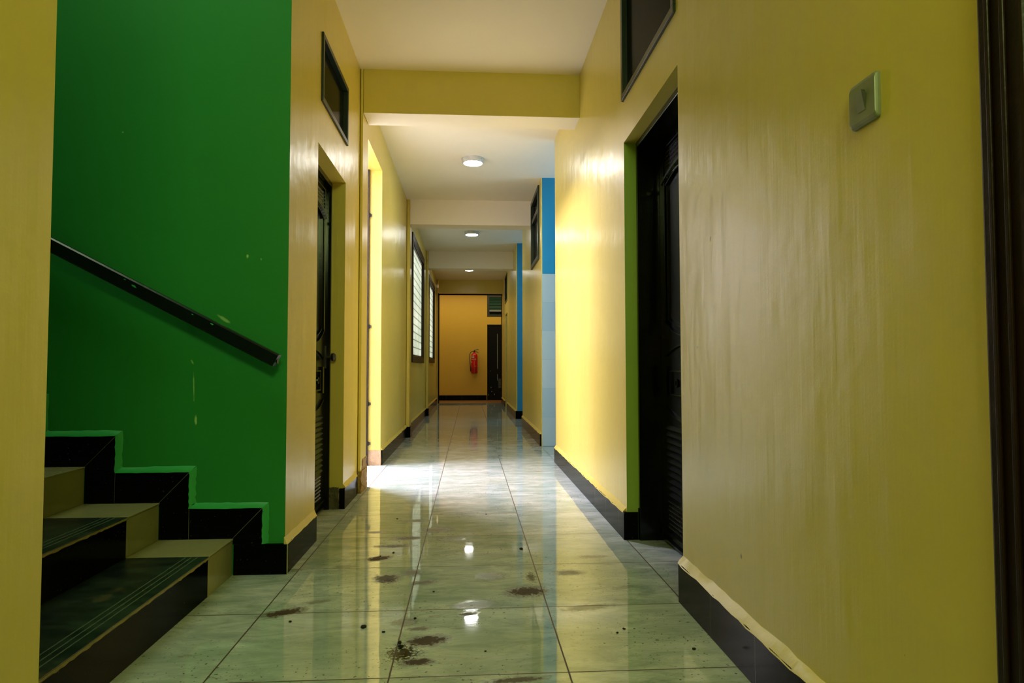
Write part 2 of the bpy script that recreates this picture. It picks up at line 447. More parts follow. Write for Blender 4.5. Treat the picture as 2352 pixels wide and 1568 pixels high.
# ------------------------------------------------------------------ floor and ceilings
S(MB().box(-5.3, 4, -2.8, 16.15, -.12, 0).build('floor', FLOOR), 'polished grey green marble tile floor with brown dirt marks', 'floor')
S(MB().box(-2.7, 2.7, 16.15, 17.9, -.12, 0).build('floor_far', SILL), 'brown floor strip beyond the far dark door frame', 'floor')
S(MB().box(-.94, 1.005, -2.8, 16.15, CEIL, CEIL+.12).build('ceiling', CRM), 'cream painted corridor ceiling above the beams', 'ceiling')
S(MB().box(-2.7, 2.7, 16.15, 17.9, CEIL, CEIL+.12).build('ceiling_far', CRM), 'ceiling of the cross passage at the far end', 'ceiling')
S(MB().box(-5.2, -.94, 1.12, 3.02, 5.0, 5.12).build('ceiling_stair', CRM), 'high ceiling over the staircase', 'ceiling')
S(MB().box(-3.8, -.945, 4.2, 7.4, CEIL, CEIL+.12).build('ceiling_side_room', WHT), 'ceiling of the bright room on the left', 'ceiling')
S(MB().box(1.005, 3.1, 5.9, 7.4, CEIL, CEIL+.12).build('ceiling_washroom', CRM), 'ceiling running into the blue washroom', 'ceiling')
S(MB().box(1.005, 2.8, 9.71, 11.3, CEIL, CEIL+.12).build('ceiling_washroom_far', CRM), 'ceiling running into the farther blue recess', 'ceiling')

# ------------------------------------------------------------------ walls
S(wall('wall_left_near', 0, -.94, XL, -2.5, 1.27, 0, CEIL, mats=[GRN, YEL], matidx=(0, 1, 0)), 'yellow painted wall edge at the far left of the picture', 'wall')
S(wall('wall_back', 1, -2.8, -2.5, -.94, 1.005, 0, CEIL), 'yellow wall closing the corridor behind the viewer', 'wall')
S(wall('wall_stair_header', 0, -.94, XL, 1.12, 3.02, CEIL, 5.0, mats=[GRN]), 'green wall above the opening to the stairs', 'wall')
S(wall('wall_stair_near', 1, 1.12, 1.27, -5.0, -.94, 0, 5.0, mats=[GRN]), 'green wall on the near side of the stairs', 'wall')
S(wall('wall_stair_end', 0, -5.15, -5.0, 1.12, 3.02, 0, 5.0, mats=[GRN]), 'green wall at the top end of the stairs', 'wall')
gw = MB().box(-5.0, XL, YG, 3.02, 0, CEIL, 0, faces=[0, 0, 0, 0, 0, 1]).box(-5.0, -.94, YG, 3.02, CEIL, 5.0)
S(gw.build('wall_stair', [GRN, YEL]), 'glossy green wall behind the staircase and black handrail', 'wall')
S(wall('wall_left', 0, -.93, XL, 3.02, 4.90, 0, CEIL, holes=[(3.40, 4.15, -1, 2.057), (3.45, 4.17, 2.30, 2.675)]),
  'yellow glossy wall around the black door on the left', 'wall')
S(wall('wall_left_far', 0, -.935, XLF, 4.90, 16.15, 0, CEIL, holes=[(4.90, 5.967, -1, 2.69), (8.87, 11.1, .955, 2.74), (12.5, 14.45, .98, 2.68)]),
  'long yellow left wall holding the two patterned windows', 'wall')
def rend(s, side):
    return 1 if (abs(s-3.31) < .01 and side == 'lo') else 0
S(wall('wall_right', 0, XR, 1.005, -2.5, 6.05, 0, CEIL, holes=[(.05, .95, -1, 2.06), (2.43, 3.31, -1, 2.057), (2.444, 3.32, 2.275, 2.93)], mats=[YEL, JMB], endmat=rend),
  'large yellow green glossy wall on the right with the light switch', 'wall')
def washroom(y0, y1, xe, tag_):
    S(wall('wall_washroom_near'+tag_, 1, y0-.15, y0, 1.005 if not tag_ else .955, xe, 0, CEIL, mats=[BLU]), 'blue wall on the near side of the %sblue recess' % ('farther ' if tag_ else ''), 'wall')
    mb = MB().box(XR+.012, xe, y1, y1+.15, 0, CEIL, 0)
    mb.box(XR, XR+.012, y1, y1+.15, 0, CEIL, 1)
    S(mb.build('wall_washroom'+tag_, [BLU, YEL]), 'bright blue painted wall facing the viewer on the right' if not tag_ else 'narrow full height blue wall strip farther down on the right', 'wall')
    S(wall('wall_washroom_end'+tag_, 0, xe, xe+.12, y0-.15, y1+.15, 0, CEIL, mats=[BLU]), 'blue end wall inside the %srecess' % ('farther ' if tag_ else ''), 'wall')
washroom(6.05, 7.25, 3.0, '')
washroom(9.86, 11.15, 2.7, '_far')
S(MB().box(XR+.006, 2.995, 7.238, 7.25, .003, 1.935).build('trim_1', TILEW), 'pale blue tiles on the lower half of the blue wall', 'wall tiles')
S(wall('wall_right_middle', 0, XR, .955, 7.40, 9.71, 0, CEIL, holes=[(7.42, 8.31, 2.14, 3.0)]), 'yellow wall piece between the two blue strips', 'wall')
S(MB().box(XR, .955, 9.71, 9.86, 0, CEIL).build('wall_right_corner', YEL), 'yellow wall end just before the narrow blue strip', 'wall')
S(wall('wall_right_far', 0, XR, .955, 11.30, 16.15, 0, CEIL, holes=[(13.87, 14.62, -1, 2.07), (13.87, 14.70, 2.32, 2.93)]), 'farthest yellow wall piece on the right', 'wall')
S(wall('wall_end', 1, 17.6, 17.75, -2.5, 2.5, 0, CEIL, holes=[(.474, 1.32, -1, 2.05), (.474, 1.32, 2.264, 2.85)], mats=[ORG]), 'ochre end wall carrying the red fire extinguisher', 'wall')
S(wall('wall_passage_left', 0, -2.62, -2.5, 16.0, 17.75, 0, CEIL, mats=[ORG]), 'left end wall of the cross passage', 'wall')
S(wall('wall_passage_right', 0, 2.5, 2.62, 16.0, 17.75, 0, CEIL, mats=[ORG]), 'right end wall of the cross passage', 'wall')
S(wall('wall_passage_near_left', 1, 16.0, 16.15, -2.5, -.935, 0, CEIL, mats=[ORG]), 'near wall of the cross passage on the left', 'wall')
S(wall('wall_passage_near_right', 1, 16.0, 16.15, .955, 2.5, 0, CEIL, mats=[ORG]), 'near wall of the cross passage on the right', 'wall')
S(MB().box(1.04, 1.10, -2.5, 5.9, 0, CEIL).build('wall_right_light_block', WHT), 'added slab blocking light leaks behind the near right doors', 'wall')  # this and the next slabs are added to stop light leaking round the doors
S(MB().box(-1.05, -.96, 3.02, 4.25, 0, CEIL).build('wall_left_light_block', WHT), 'added slab blocking light leaks behind the left door', 'wall')
S(MB().box(.99, 1.05, 11.3, 16.0, 0, CEIL).build('wall_right_far_light_block', WHT), 'added slab blocking light leaks behind the far right door', 'wall')
S(MB().box(-2.6, 2.6, 17.78, 17.84, 0, CEIL).build('wall_end_light_block', WHT), 'added slab blocking light leaks behind the end door', 'wall')
# bright side room
S(wall('wall_side_room_near', 1, 4.25, 4.4, -3.6, -.935, 0, CEIL, mats=[WHT]), 'white near wall of the bright left room', 'wall')
S(wall('wall_side_room_far', 1, 7.2, 7.35, -3.6, -.935, 0, CEIL, mats=[WHT]), 'white far wall of the bright left room', 'wall')
S(wall('wall_side_room_end', 0, -3.72, -3.6, 4.25, 7.35, 0, CEIL, holes=[(5.3, 6.1, 1.0, 2.5)], mats=[WHT]), 'white outer wall of the bright left room', 'wall')

# ------------------------------------------------------------------ beams and pillars
def pillar(y0, y1, x, ztop, name, label):
    S(MB().box(-.80 if y0 > 5 else -.785, x, y0, y1, 0, ztop).build(name, YEL), label, 'pillar')
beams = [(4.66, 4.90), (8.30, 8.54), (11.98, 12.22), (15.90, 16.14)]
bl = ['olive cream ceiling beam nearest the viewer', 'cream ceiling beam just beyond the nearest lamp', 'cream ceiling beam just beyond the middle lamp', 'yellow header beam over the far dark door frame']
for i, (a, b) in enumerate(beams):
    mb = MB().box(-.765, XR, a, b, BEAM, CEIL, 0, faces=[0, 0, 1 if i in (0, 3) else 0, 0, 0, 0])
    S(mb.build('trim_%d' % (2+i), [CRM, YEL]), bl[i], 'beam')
pillar(4.66, 4.90, -.768, CEIL, 'trim_6', 'yellow pilaster with a crumbling foot beside the open doorway')
pillar(8.30, 8.54, -.762, CEIL, 'trim_7', 'yellow pilaster just before the nearer patterned window')
pillar(11.98, 12.22, -.762, CEIL, 'trim_8', 'yellow pilaster between the two patterned windows')
pillar(15.90, 16.14, -.785, CEIL, 'trim_9', 'yellow pilaster beside the far dark door frame')
# dark steel frame round the passage at the far end
fr = MB().box(-.79, -.752, 16.15, 16.20, 0, 2.735).box(XR-.018, XR+.022, 16.15, 16.20, 0, 2.735).box(-.752, XR-.018, 16.15, 16.20, 2.688, 2.735)
S(fr.build('trim_10', FLATB), 'thin black door frame around the far opening', 'door frame')
# steel frame on the far jamb of the open doorway
fm = MB().box(-.945, -.915, 5.93, 5.966, 0, 2.69)
dj = S(fm.build('trim_11', WOODD), 'thin dark door frame edge in the bright open doorway', 'door frame')
for z in (2.273, 1.254, .554, .197):
    MB().tube([(-.912, 5.945, z-.018), (-.912, 5.945, z+.018)], .007, 8).box(-.915, -.893, 5.948, 5.956, z-.012, z+.012).build('hinge', RUB, dj)

# ------------------------------------------------------------------ skirting
def skirt_x(name, face, y0, y1, sign, h=.135, t=.017, label='', ends=(0,0)):
    """along a wall whose surface is X=face; sign=+1 grows towards +X"""
    a, b = (face, face+sign*t) if sign > 0 else (face+sign*t, face)
    o = MB().box(a, b, y0, y1, 0, h).build(name, BLK, bevel=.0015)
    S(o, label, 'skirting')
    # plaster lip over the tile
    n = max(2, int((y1-y0)/.05)); mb = MB(); vs = []; fs = []
    for i in range(n+1):
        y = y0+(y1-y0)*i/n
        w1 = random.uniform(-.004, .004); w2 = random.uniform(-.005, .005)
        vs += [(face+sign*(t+.002), y, h-.003+w1), (face+sign*(t*.8), y, h+.007+w1), (face-sign*.001, y, h+.026+w2), (face-sign*.001, y, h-.003)]
        if i: 
            b0 = (i-1)*4; fs += [(b0,b0+4,b0+5,b0+1), (b0+1,b0+5,b0+6,b0+2)]
    fs += [(0,1,2,3), tuple(n*4+k for k in (0,1,2,3))]
    mb.add(vs, fs); mb.build('plaster_lip', YEL, o, smooth=True)
    return o
skirt_x('baseboard_right_near', XR, .97, 2.43, -1, .145, .02, 'black tile skirting at the foot of the near right wall')
skirt_x('baseboard_right', XR, 3.325, 6.05, -1, .135, .017, 'dark tile skirting on the right beyond the black door')
skirt_x('baseboard_right_middle', XR, 7.28, 9.86, -1, .135, .017, 'dark tile skirting between the two blue strips')
skirt_x('baseboard_right_far', XR, 11.15, 13.86, -1, .13, .017, 'dark tile skirting just beyond the narrow blue strip')
skirt_x('baseboard_right_end', XR, 14.63, 16.13, -1, .13, .017, 'short dark skirting on the right near the far frame')
skirt_x('baseboard_left_door', XL, 4.15, 4.60, 1, .13, .013, 'short dark skirting right beside the left door recess')
skirt_x('baseboard_left_middle', XLF, 5.985, 8.28, 1, .135, .015, 'dark tile skirting along the left wall past the open doorway')
skirt_x('baseboard_left_far', XLF, 8.56, 11.96, 1, .135, .015, 'dark tile skirting beneath the nearer patterned window')
skirt_x('baseboard_left_end', XLF, 12.24, 15.88, 1, .135, .015, 'dark tile skirting beneath the farther patterned window')
def skirt_y(name, face, x0, x1, h, label, t=.015, mat=BLKX):
    return S(MB().box(x0, x1, face-t, face, 0, h).build(name, mat, bevel=.0015), label, 'skirting')
skirt_y('baseboard_end', 17.6, -2.5, .46, .135, 'black skirting under the ochre end wall')
skirt_y('baseboard_washroom', 11.15, XR-.017, 2.6, .135, 'black skirting at the foot of the narrow blue strip')
for i, (a, b) in enumerate(beams[1:3]):
    o = MB().box(-.762, -.745, a-.016, b, 0, .135).box(-.80, -.762, a-.016, a, 0, .135).build('baseboard_pillar_%d' % (i+1), BLK, bevel=.0015)
    S(o, ['black tile skirting wrapped around the foot of the first pilaster past the doorway', 'black tile skirting around the foot of the pilaster between the windows'][i], 'skirting')
# jamb returns at the right door
o = S(MB().box(XR-.017, .862, 3.305, 3.325, 0, .14).box(.8635, .869, 3.302, 3.312, 0, .16).build('baseboard_jamb', [BLK]), 'black tile end of skirting at the right door jamb', 'skirting')
# corner skirting on the left by the stairs
o = MB().box(SX0+.004, XL+.013, YG-.013, YG, 0, .129).box(XL, XL+.013, YG+.002, 3.40, 0, .129).build('baseboard_left', BLKX, bevel=.0015)
S(o, 'black skirting wrapping the corner between green and yellow wall', 'skirting')
MB().box(XL+.0125, XL+.0155, YG-.0145, YG-.0105, 0, .129).build('grout_line', GROUT, o)
n = 14; vs = []; fs = []
for i in range(n+1):
    y = YG-.013+(3.40-YG+.013)*i/n; q = random.uniform(-.002, .002)
    vs += [(XL+.014, y, .127+q), (XL+.010, y, .134+q), (XL-.001, y, .158+q), (XL-.001, y, .127)]
    if i: b0 = (i-1)*4; fs += [(b0,b0+4,b0+5,b0+1), (b0+1,b0+5,b0+6,b0+2)]
fs += [(0,1,2,3), tuple(n*4+k for k in range(4))]
MB().add(vs, fs).build('plaster_lip', YEL, o, smooth=True)

def lump(name, x0, x1, y0, y1, z0, z1, amp, mat, seed=0, parent=None):
    """rough broken block: a finely divided box with noisy faces"""
    bm = bmesh.new(); bmesh.ops.create_cube(bm, size=1)
    bmesh.ops.subdivide_edges(bm, edges=bm.edges, cuts=9, use_grid_fill=True)
    from mathutils import noise as mn
    for v in bm.verts:
        p = Vector((x0+(v.co.x+.5)*(x1-x0), y0+(v.co.y+.5)*(y1-y0), z0+(v.co.z+.5)*(z1-z0)))
        d = mn.noise_vector(p*38+Vector((seed, 0, 0)))*amp + mn.noise_vector(p*95)*amp*.4
        d.z *= (v.co.z+.5); v.co = p+d
        v.co.z = max(v.co.z, z0)
    me = bpy.data.meshes.new(name); bm.to_mesh(me); bm.free(); me.materials.append(mat)
    o = bpy.data.objects.new(name, me); COL.objects.link(o)
    if parent: o.parent = parent
    return o
o = lump('baseboard_broken_jamb', -.874, -.815, 4.138, 4.152, 0, .135, .009, STONE, 3)
S(o, 'broken rough mortar where the skirting is missing at the left door jamb', 'skirting')
MB().box(-.812, XL+.013, 4.140, 4.1495, 0, .127).build('tile', BLK, o)
o = lump('trim_12', -.779, -.758, 4.64, 4.905, 0, .15, .008, CRUMB, 9)
S(o, 'crumbled brown plaster foot of the pilaster beside the open doorway', 'broken plaster')
lump('upper_chunk', -.776, -.764, 4.72, 4.903, .13, .225, .006, CRUMB, 5, o)
o = lump('trim_13', -.925, XLF+.004, 5.962, 5.985, 0, .135, .004, PLAST, 12)
S(o, 'bare pinkish plaster patch at the foot of the doorway jamb', 'bare plaster')

# ------------------------------------------------------------------ staircase
def Xr(i): return SX0 - GO*i
def Zt(i): return RI*(i+1)
st = empty('staircase', (SX0, 1.27, 0)); tag(st, 'staircase of black and beige tiled steps rising left along the green wall', 'stairs')
def loc(mbv, o=Vector((SX0, 1.27, 0))):
    mbv.v = [(x-o.x, y-o.y, z-o.z) for x, y, z in mbv.v]; return mbv
YB = 2.60; YA = 1.55; YS = 1.272; YE = 2.858
core = MB()
for i in range(NST):
    core.box(-4.995, Xr(i)-.012, YS, YE, Zt(i-1) if i else 0.0, Zt(i)-.012)
loc(core).build('concrete_core', STONE, st)
for i in range(NST):
    x1 = Xr(i); x0 = Xr(i+1) if i < NST-1 else -4.99; z = Zt(i); zp = z-RI
    # risers
    loc(MB().box(x1-.012, x1, YA, YB, zp, z-.012)).build('riser', BLKS, st)
    t = loc(MB().box(x0-.0, x1+.004, YA, YB, z-.012, z)).build('tread', TREAD, st, bevel=.0015)
    for k in range(3):
        gx = x1-.035-.022*k
        loc(MB().box(gx-.0022, gx+.0022, YA+.01, YB-.005, z-.0005, z+.0006)).build('groove', GROOVE, t)
    # worn pale edge under the nosing
    n = 60; mb = MB(); vs = []; fs = []
    for j in range(n+1):
        y = YA+(YB-YA)*j/n; ww = random.uniform(.0015, .0075)
        vs += [(x1+.0048, y, z-.003), (x1+.0048, y, z-.006-ww), (x1+.001, y, z-.003), (x1+.001, y, z-.006-ww)]
        if j: b0 = (j-1)*4; fs += [(b0, b0+4, b0+5, b0+1), (b0, b0+2, b0+6, b0+4), (b0+1, b0+5, b0+7, b0+3)]
    mb.add(vs, fs); loc(mb).build('worn_edge', NOSE, t)
    for ya, yb in ((YB+.002, YE), (YS, YA-.002)):
        loc(MB().box(x1-.012, x1, ya, yb, zp, z-.006)).build('border_riser', BEIGE, st)
        loc(MB().box(x0, x1+.004, ya, yb, z-.006, z)).build('border_tread', BEIGE, st, bevel=.0015)
# stepped skirting on the green wall
sk = empty('baseboard_stair', (SX0, YG, 0)); S(sk, 'black stepped tile skirting climbing the green wall beside the stairs', 'skirting')
W, H = .123, .128
o0 = Vector((SX0, YG, 0))
gm = MB(); lipp = []
for i in range(NST):
    x = Xr(i); xn = Xr(i+1) if i < NST-1 else -4.99-W; z = Zt(i); zp = z-RI
    g = .0011
    zb = zp if i else .130
    tv = [(x+g, zb+g), (x+W-g, zb+g), (x+W-g, z+H-g*2.2), (x+g, z+g)]
    th = [(xn+W+g, z+g), (x-g, z+g), (x+W-g*2.2, z+H-g), (xn+W+g, z+H-g)]
    loc(MB().prism(tv, 1, YG-.0125, YG-.0005), o0).build('tile', BLKS, sk)
    loc(MB().prism(th, 1, YG-.0125, YG-.0005), o0).build('tile', BLKS, sk)
    gm.prism([(xn+W, z), (x, z), (x+W, z+H), (xn+W, z+H)], 1, YG-.0095, YG-.0006)
    gm.prism([(x, zb), (x+W, zb), (x+W, z+H), (x, z)], 1, YG-.0095, YG-.0006)
    lipp += [(x+W, (zp+H) if i else .130), (x+W, z+H)]
lipp.append((-4.99, Zt(NST-1)+H))
loc(gm, o0).build('grout', GROUT, sk)
mb = MB(); q = .024
for k in range(len(lipp)-1):
    (xa, za), (xb, zb) = lipp[k], lipp[k+1]
    n = 10; vs = []; fs = []
    vert = abs(xa-xb) < 1e-6
    for j in range(n+1):
        t = j/n; X = xa+(xb-xa)*t; Z = za+(zb-za)*t; r = random.uniform(-.002, .002); r2 = random.uniform(-.003, .003)
        if vert:
            zz = Z + (q if k > 0 and j == 0 else 0)*0
            vs += [(X-.001+r, YG-.0135, Z), (X+.008+(r if 0 < j < n else 0), YG-.011, Z+(.008 if j == n else 0)), (X+q+r2, YG+.001, Z + (q if j == n else (q if (j == 0 and k) else 0)))]
        else:
            vs += [(X, YG-.0135, Z-.001+r), (X+(.008 if (j == 0 or (j == n and k < len(lipp)-2)) else 0), YG-.011, Z+.008+(r if 0 < j < n else 0)), (X+(q if j == 0 else (q if (j == n and k < len(lipp)-2) else 0)), YG+.001, Z+q+r2)]
        if j: b0 = (j-1)*3; fs += [(b0, b0+3, b0+4, b0+1), (b0+1, b0+4, b0+5, b0+2)]
    mb.add(vs, fs)
loc(mb, o0).build('plaster_lip', LIP, sk, smooth=True)

# ------------------------------------------------------------------ handrail
hr = empty('handrail', (-.81, 2.79, .91)); tag(hr, 'black sloping handrail on the green wall above the stairs', 'handrail')
sl = (1.397-.91)/(1.747-.813)
d = Vector((-1, 0, sl)).normalized(); nrm = Vector((sl, 0, 1)).normalized()
Lr = 3.2; mb = MB(); hh, hw = .028, .022
sec = [(-hw, -hh+.006), (-hw+.006, -hh), (hw-.006, -hh), (hw, -hh+.006), (hw, hh-.006), (hw-.006, hh), (-hw+.006, hh), (-hw, hh-.006)]
vs = [Vector((0, a, 0)) + nrm*b + d*t for t in (0, Lr) for a, b in sec]
fs = [tuple(range(8))[::-1], tuple(range(8, 16))] + [(i, (i+1) % 8, (i+1) % 8+8, i+8) for i in range(8)]
rail = mb.add(vs, fs).build('rail', RAILM, hr)
MB().lathe([(.0001, .0), (.012, .0), (.012, .004), (.0001, .004)], (0,0,0), 12, 'x').build('end_cap', RAILM, hr).location = (.0005, 0, -.002)
for t in (.45, 1.65, 2.8):
    c = d*t
    MB().tube([c+Vector((0, .015, 0)), c+Vector((0, .05, .0)), c+Vector((0, .081, .0))], .007, 8).lathe([(.02, .079), (.02, .083)], (c.x, 0, c.z), 14, 'y').build('bracket', RAILM, hr)
# chipped paint on the rail
for t, w_, o_ in ((.655, .018, .012), (.70, .006, .020), (.39, .007, .019), (.30, .012, .021)):
    c = d*t
    vs = []; kk = 7
    for k in range(kk):
        a = 2*PI*k/kk; r = w_*random.uniform(.5, 1)
        vs.append(c + d*(r*math.cos(a)) + nrm*(o_*.9 - .004 + min(r*.35*math.sin(a), .004)) + Vector((0, -hw-.0006, 0)))
    MB().add(vs, [tuple(range(kk))]).build('paint_chip', LIP, hr)

# ------------------------------------------------------------------ doors
def rect_ring(mb, x0, x1, z0, z1, t, y0, y1, mi=0):
    mb.box(x0, x1, y0, y1, z0, z0+t, mi).box(x0, x1, y0, y1, z1-t, z1, mi).box(x0, x0+t, y0, y1, z0+t, z1-t, mi).box(x1-t, x1, y0, y1, z0+t, z1-t, mi)
def lattice(parent, x0, x1, z0, z1, y):
    """raised diamond mesh panel"""
    mb = MB(); p = .021; r = .0032
    bm_pts = []
    nx = int((x1-x0)/p); nz = int((z1-z0)/p)
    for j in range(nz+1):
        for i in range(nx+1):
            cx = x0+(i+(.5 if j % 2 else 0))*p; cz = z0+j*p
            if cx > x1: continue
            a = .0065
            mb.add([(cx-a, y, cz), (cx, y, cz-a*1.15), (cx+a, y, cz), (cx, y, cz+a*1.15), (cx, y-.004, cz)], [(0,1,4), (1,2,4), (2,3,4), (3,0,4)])
    mb.build('lattice_panel', STEEL, parent)
def arc_band(mb, x0, x1, zc, rise, t, y0, y1, n=16):
    """curved moulding from (x0,zc) up by rise at the middle to (x1,zc)"""
    pts = []
    for i in range(n+1):
        u = i/n; pts.append((x0+(x1-x0)*u, zc+rise*(1-(2*u-1)**2)))
    for i in range(n):
        (a, za), (b, zb) = pts[i], pts[i+1]
        ym = y0+(y1-y0)*.2
        mb.add([(a,y1,za),(b,y1,zb),(b,y1,zb+t),(a,y1,za+t),(a,y0,za+t*.35),(b,y0,zb+t*.35),(b,y0,zb+t*.65),(a,y0,za+t*.65)],
               [(0,1,5,4),(4,5,6,7),(7,6,2,3),(0,4,7,3),(1,2,6,5)])
def make_door(name, w_, h_, loc_, rz, label, depth, knob=None, drips=False, simple_leaf=False):
    """local: x across, -y towards the viewer, z up; leaf front at y=0, steel frame comes forward by depth"""
    r = empty(name, loc_, rz); S(r, label, 'door')
    f = MB(); ft = .022
    f.box(0, ft, -depth, .03, 0, h_).box(w_-ft, w_, -depth, .03, 0, h_).box(ft, w_-ft, -depth, .03, h_-.03, h_)
    mt = FLATB if simple_leaf else STEEL
    f.build('frame', mt, r, bevel=.002)
    lf = MB().box(ft+.002, w_-ft-.002, 0, .035, .012, h_-.033).build('door_leaf', mt, r, bevel=.002)
    a, b = .12, w_-.12
    mb = MB()
    if simple_leaf:
        for x in (w_*.33, w_*.72):
            mb.box(x-.006, x+.006, -.008, 0, .85, 1.80).box(x-.006, x+.006, -.008, 0, .53, .70)
        mb.build('pressed_ribs', CHROME, lf)
        mv = MB()
        for k in range(10): mv.box(w_*.36, w_*.66, -.008, 0, .33+.026*k, .338+.026*k)
        mv.build('louvre', CHROME, lf)
    else:
        # top lattice with arch below it
        lattice(lf, a+.01, b-.01, h_-.20, h_-.085, 0)
        rect_ring(mb, a-.01, b+.01, h_-.23, h_-.07, .008, -.010, 0)
        m2 = MB()
        arc_band(m2, a, b, h_-.27, .05, .045, -.022, 0)
        m2.build('arch_moulding', STEEL, lf, bevel=.001)
        # tall panel
        for t, e, y in ((0, .010, -.014), (.035, .012, -.020), (.062, .006, -.012)):
            mb.box(a+t, a+t+e, y, 0, 1.11, h_-.27+(t*.4)).box(b-t-e, b-t, y, 0, 1.11, h_-.27+(t*.4))
        arc_band(mb, a, b, 1.11, -.09, .012, -.016, 0); arc_band(mb, a+.035, b-.035, 1.13, -.07, .010, -.014, 0)
        arc_band(mb, a+.035, b-.035, h_-.285, .045, .012, -.018, 0)
        mb.lathe([(.05, 0), (.045, -.012), (.001, -.014)], (w_/2, 0, 1.45), 20, 'y', cap=False)
        # middle small panel with oval
        mb.box(a+.01, a+.045, -.016, 0, .727, .887).box(b-.045, b-.01, -.016, 0, .727, .887)
        rect_ring(mb, a+.085, b-.085, .745, .865, .007, -.014, 0)
        for k in (-1, 0, 1):
            mb.lathe([(.022, 0), (.020, -.010), (.012, -.010), (.012, 0)], (w_/2+k*.17*w_, 0, .805), 18, 'y', cap=False)
        arc_band(mb, a, b, .68, -.06, .012, -.014, 0); arc_band(mb, a, b, .93, .05, .012, -.012, 0)
        mb.build('moulding', STEEL, lf)
        lv = MB()
        for k in range(11):
            z = .255+.032*k
            lv.add([(a+.01, 0, z), (b-.01, 0, z), (b-.01, 0, z+.020), (a+.01, 0, z+.020), (a+.02, -.016, z+.003), (b-.02, -.016, z+.003)], [(0,1,5,4), (4,5,2,3), (0,4,3), (1,2,5)])
        lv.build('louvre', STEEL, lf)
        lattice(lf, a+.01, b-.01, .095, .225, 0)
        kp = MB(); rect_ring(kp, ft+.02, w_-ft-.02, .02, .075, .012, -.012, 0); kp.build('kick_rail', STEEL, lf, bevel=.001)
    if knob:
        kx, kz, rr = knob
        k = MB().lathe([(.018, 0), (.018, -.008), (.008, -.010), (.008, -.035), (.022, -.040), (.026, -.055), (.016, -.066), (.001, -.068)], (kx, -.0, kz), 20, 'y')
        k.build('handle', RUB, lf, smooth=True)
        MB().box(kx-.02, kx+.02, -.006, 0, kz-.07, kz+.07).build('lock_plate', RUB, lf, bevel=.001)
    if drips:
        for x, z, a_, b_ in ((.10, .33, .006, .03), (.12, .22, .005, .03), (.19, .14, .006, .035), (.03, .12, .004, .05), (.09, .78, .004, .015)):
            MB().box(x, x+a_*1.5, -.0015, .0, z, z+b_).build('paint_drip', LBL, lf)
    return r
make_door('door_1', .876, 2.055, (.985, 3.308, 0), -PI/2, 'black panelled steel door in the right wall recess', .118)
make_door('door_2', .746, 2.053, (-.90, 3.402, 0), PI/2, 'black panelled steel door in the left wall by the stairs', .028, knob=(.705, .947, .02))
make_door('door_3', .746, 2.066, (.90, 14.618, 0), -PI/2, 'black door in the far right wall recess', .01)
make_door('door_4', .842, 2.046, (.476, 17.62, 0), 0, 'black steel door in the ochre end wall with paint drips', .015, simple_leaf=True, drips=True)
# near right: dark brown wooden frame and door
r = empty('door_5', (XR, .95, 0)); S(r, 'dark brown wooden door frame at the right edge of the picture', 'door')
f = MB().box(-.012, .13, -.085, -.001, 0, 2.055).box(-.012, .13, -.898, -.815, 0, 2.055).box(-.012, .13, -.815, -.085, 1.975, 2.055)
f.build('frame', WOODD, r, bevel=.006)
MB().box(-.018, -.012, -.058, -.050, 0, 2.0).box(-.018, -.012, -.030, -.022, 0, 2.0).build('frame_moulding', WOODD, r, bevel=.002)
lf = MB().box(.05, .09, -.814, -.086, .005, 1.974).build('door_leaf', WOODD, r, bevel=.002)
mb = MB(); rect_ring(mb, 0, 0, 0, 0, 0, 0, 0)
for z0, z1 in ((.15, .85), (1.0, 1.85)):
    MB().box(.038, .05, -.73, -.17, z0, z1).build('panel', WOODD, lf, bevel=.006)

# ------------------------------------------------------------------ transom windows
def transom(name, w_, h_, loc_, rz, label, fw_=.035, bars=(), hb=None, proud=.012, fm=GREYF, glass=GLASSD):
    r = empty(name, loc_, rz); S(r, label, 'window')
    mb = MB(); rect_ring(mb, 0, w_, 0, h_, fw_, -proud, .05); mb.build('frame', fm, r, bevel=.002)
    if hb: MB().box(fw_, w_-fw_, -proud*.5, .045, hb-.03, hb+.03).build('transom_bar', fm, r, bevel=.002)
    for b in bars: MB().box(b-.012, b+.012, -.004, .04, fw_, (hb-.03) if hb else h_-fw_).build('mullion', fm, r)
    MB().box(fw_*.9, w_-fw_*.9, .016, .024, fw_*.9, h_-fw_*.9).build('pane', glass, r)
    return r
transom('window_1', .874, .653, (XR, 3.319, 2.276), -PI/2, 'dark high window above the right black door', .032)
transom('window_2', .718, .373, (XL, 3.451, 2.301), PI/2, 'dark high window above the left black door', .028)
transom('window_3', .888, .858, (XR, 8.309, 2.141), -PI/2, 'high dark framed window beside the blue wall', .05, hb=.60, proud=.02)
transom('window_4', .83, .61, (XR, 14.70, 2.32), -PI/2, 'small high dark window far down the right wall', .04)
# louvred transom over the end door
r = transom('window_5', .844, .584, (.475, 17.60, 2.265), 0, 'dark green louvred window above the black end door', .06)
for k in range(5):
    z = .16+.075*k
    MB().add([(.06, -.004, z), (.784, -.004, z), (.784, .014, z+.068), (.06, .014, z+.068), (.06, 0, z-.004), (.784, 0, z-.004), (.784, .015, z+.064), (.06, .015, z+.064)],
             [(0,1,2,3), (7,6,5,4), (0,4,5,1), (2,6,7,3), (0,3,7,4), (1,5,6,2)]).build('glass_slat', simple('green_slat_glass', (.012, .06, .03, 1), .4, 0, 0, 30, .15) if 'green_slat_glass' not in MATS else MATS['green_slat_glass'], r)
MB().box(.06, .784, -.010, .0, .145, .165).build('pale_bar', LBL, r)

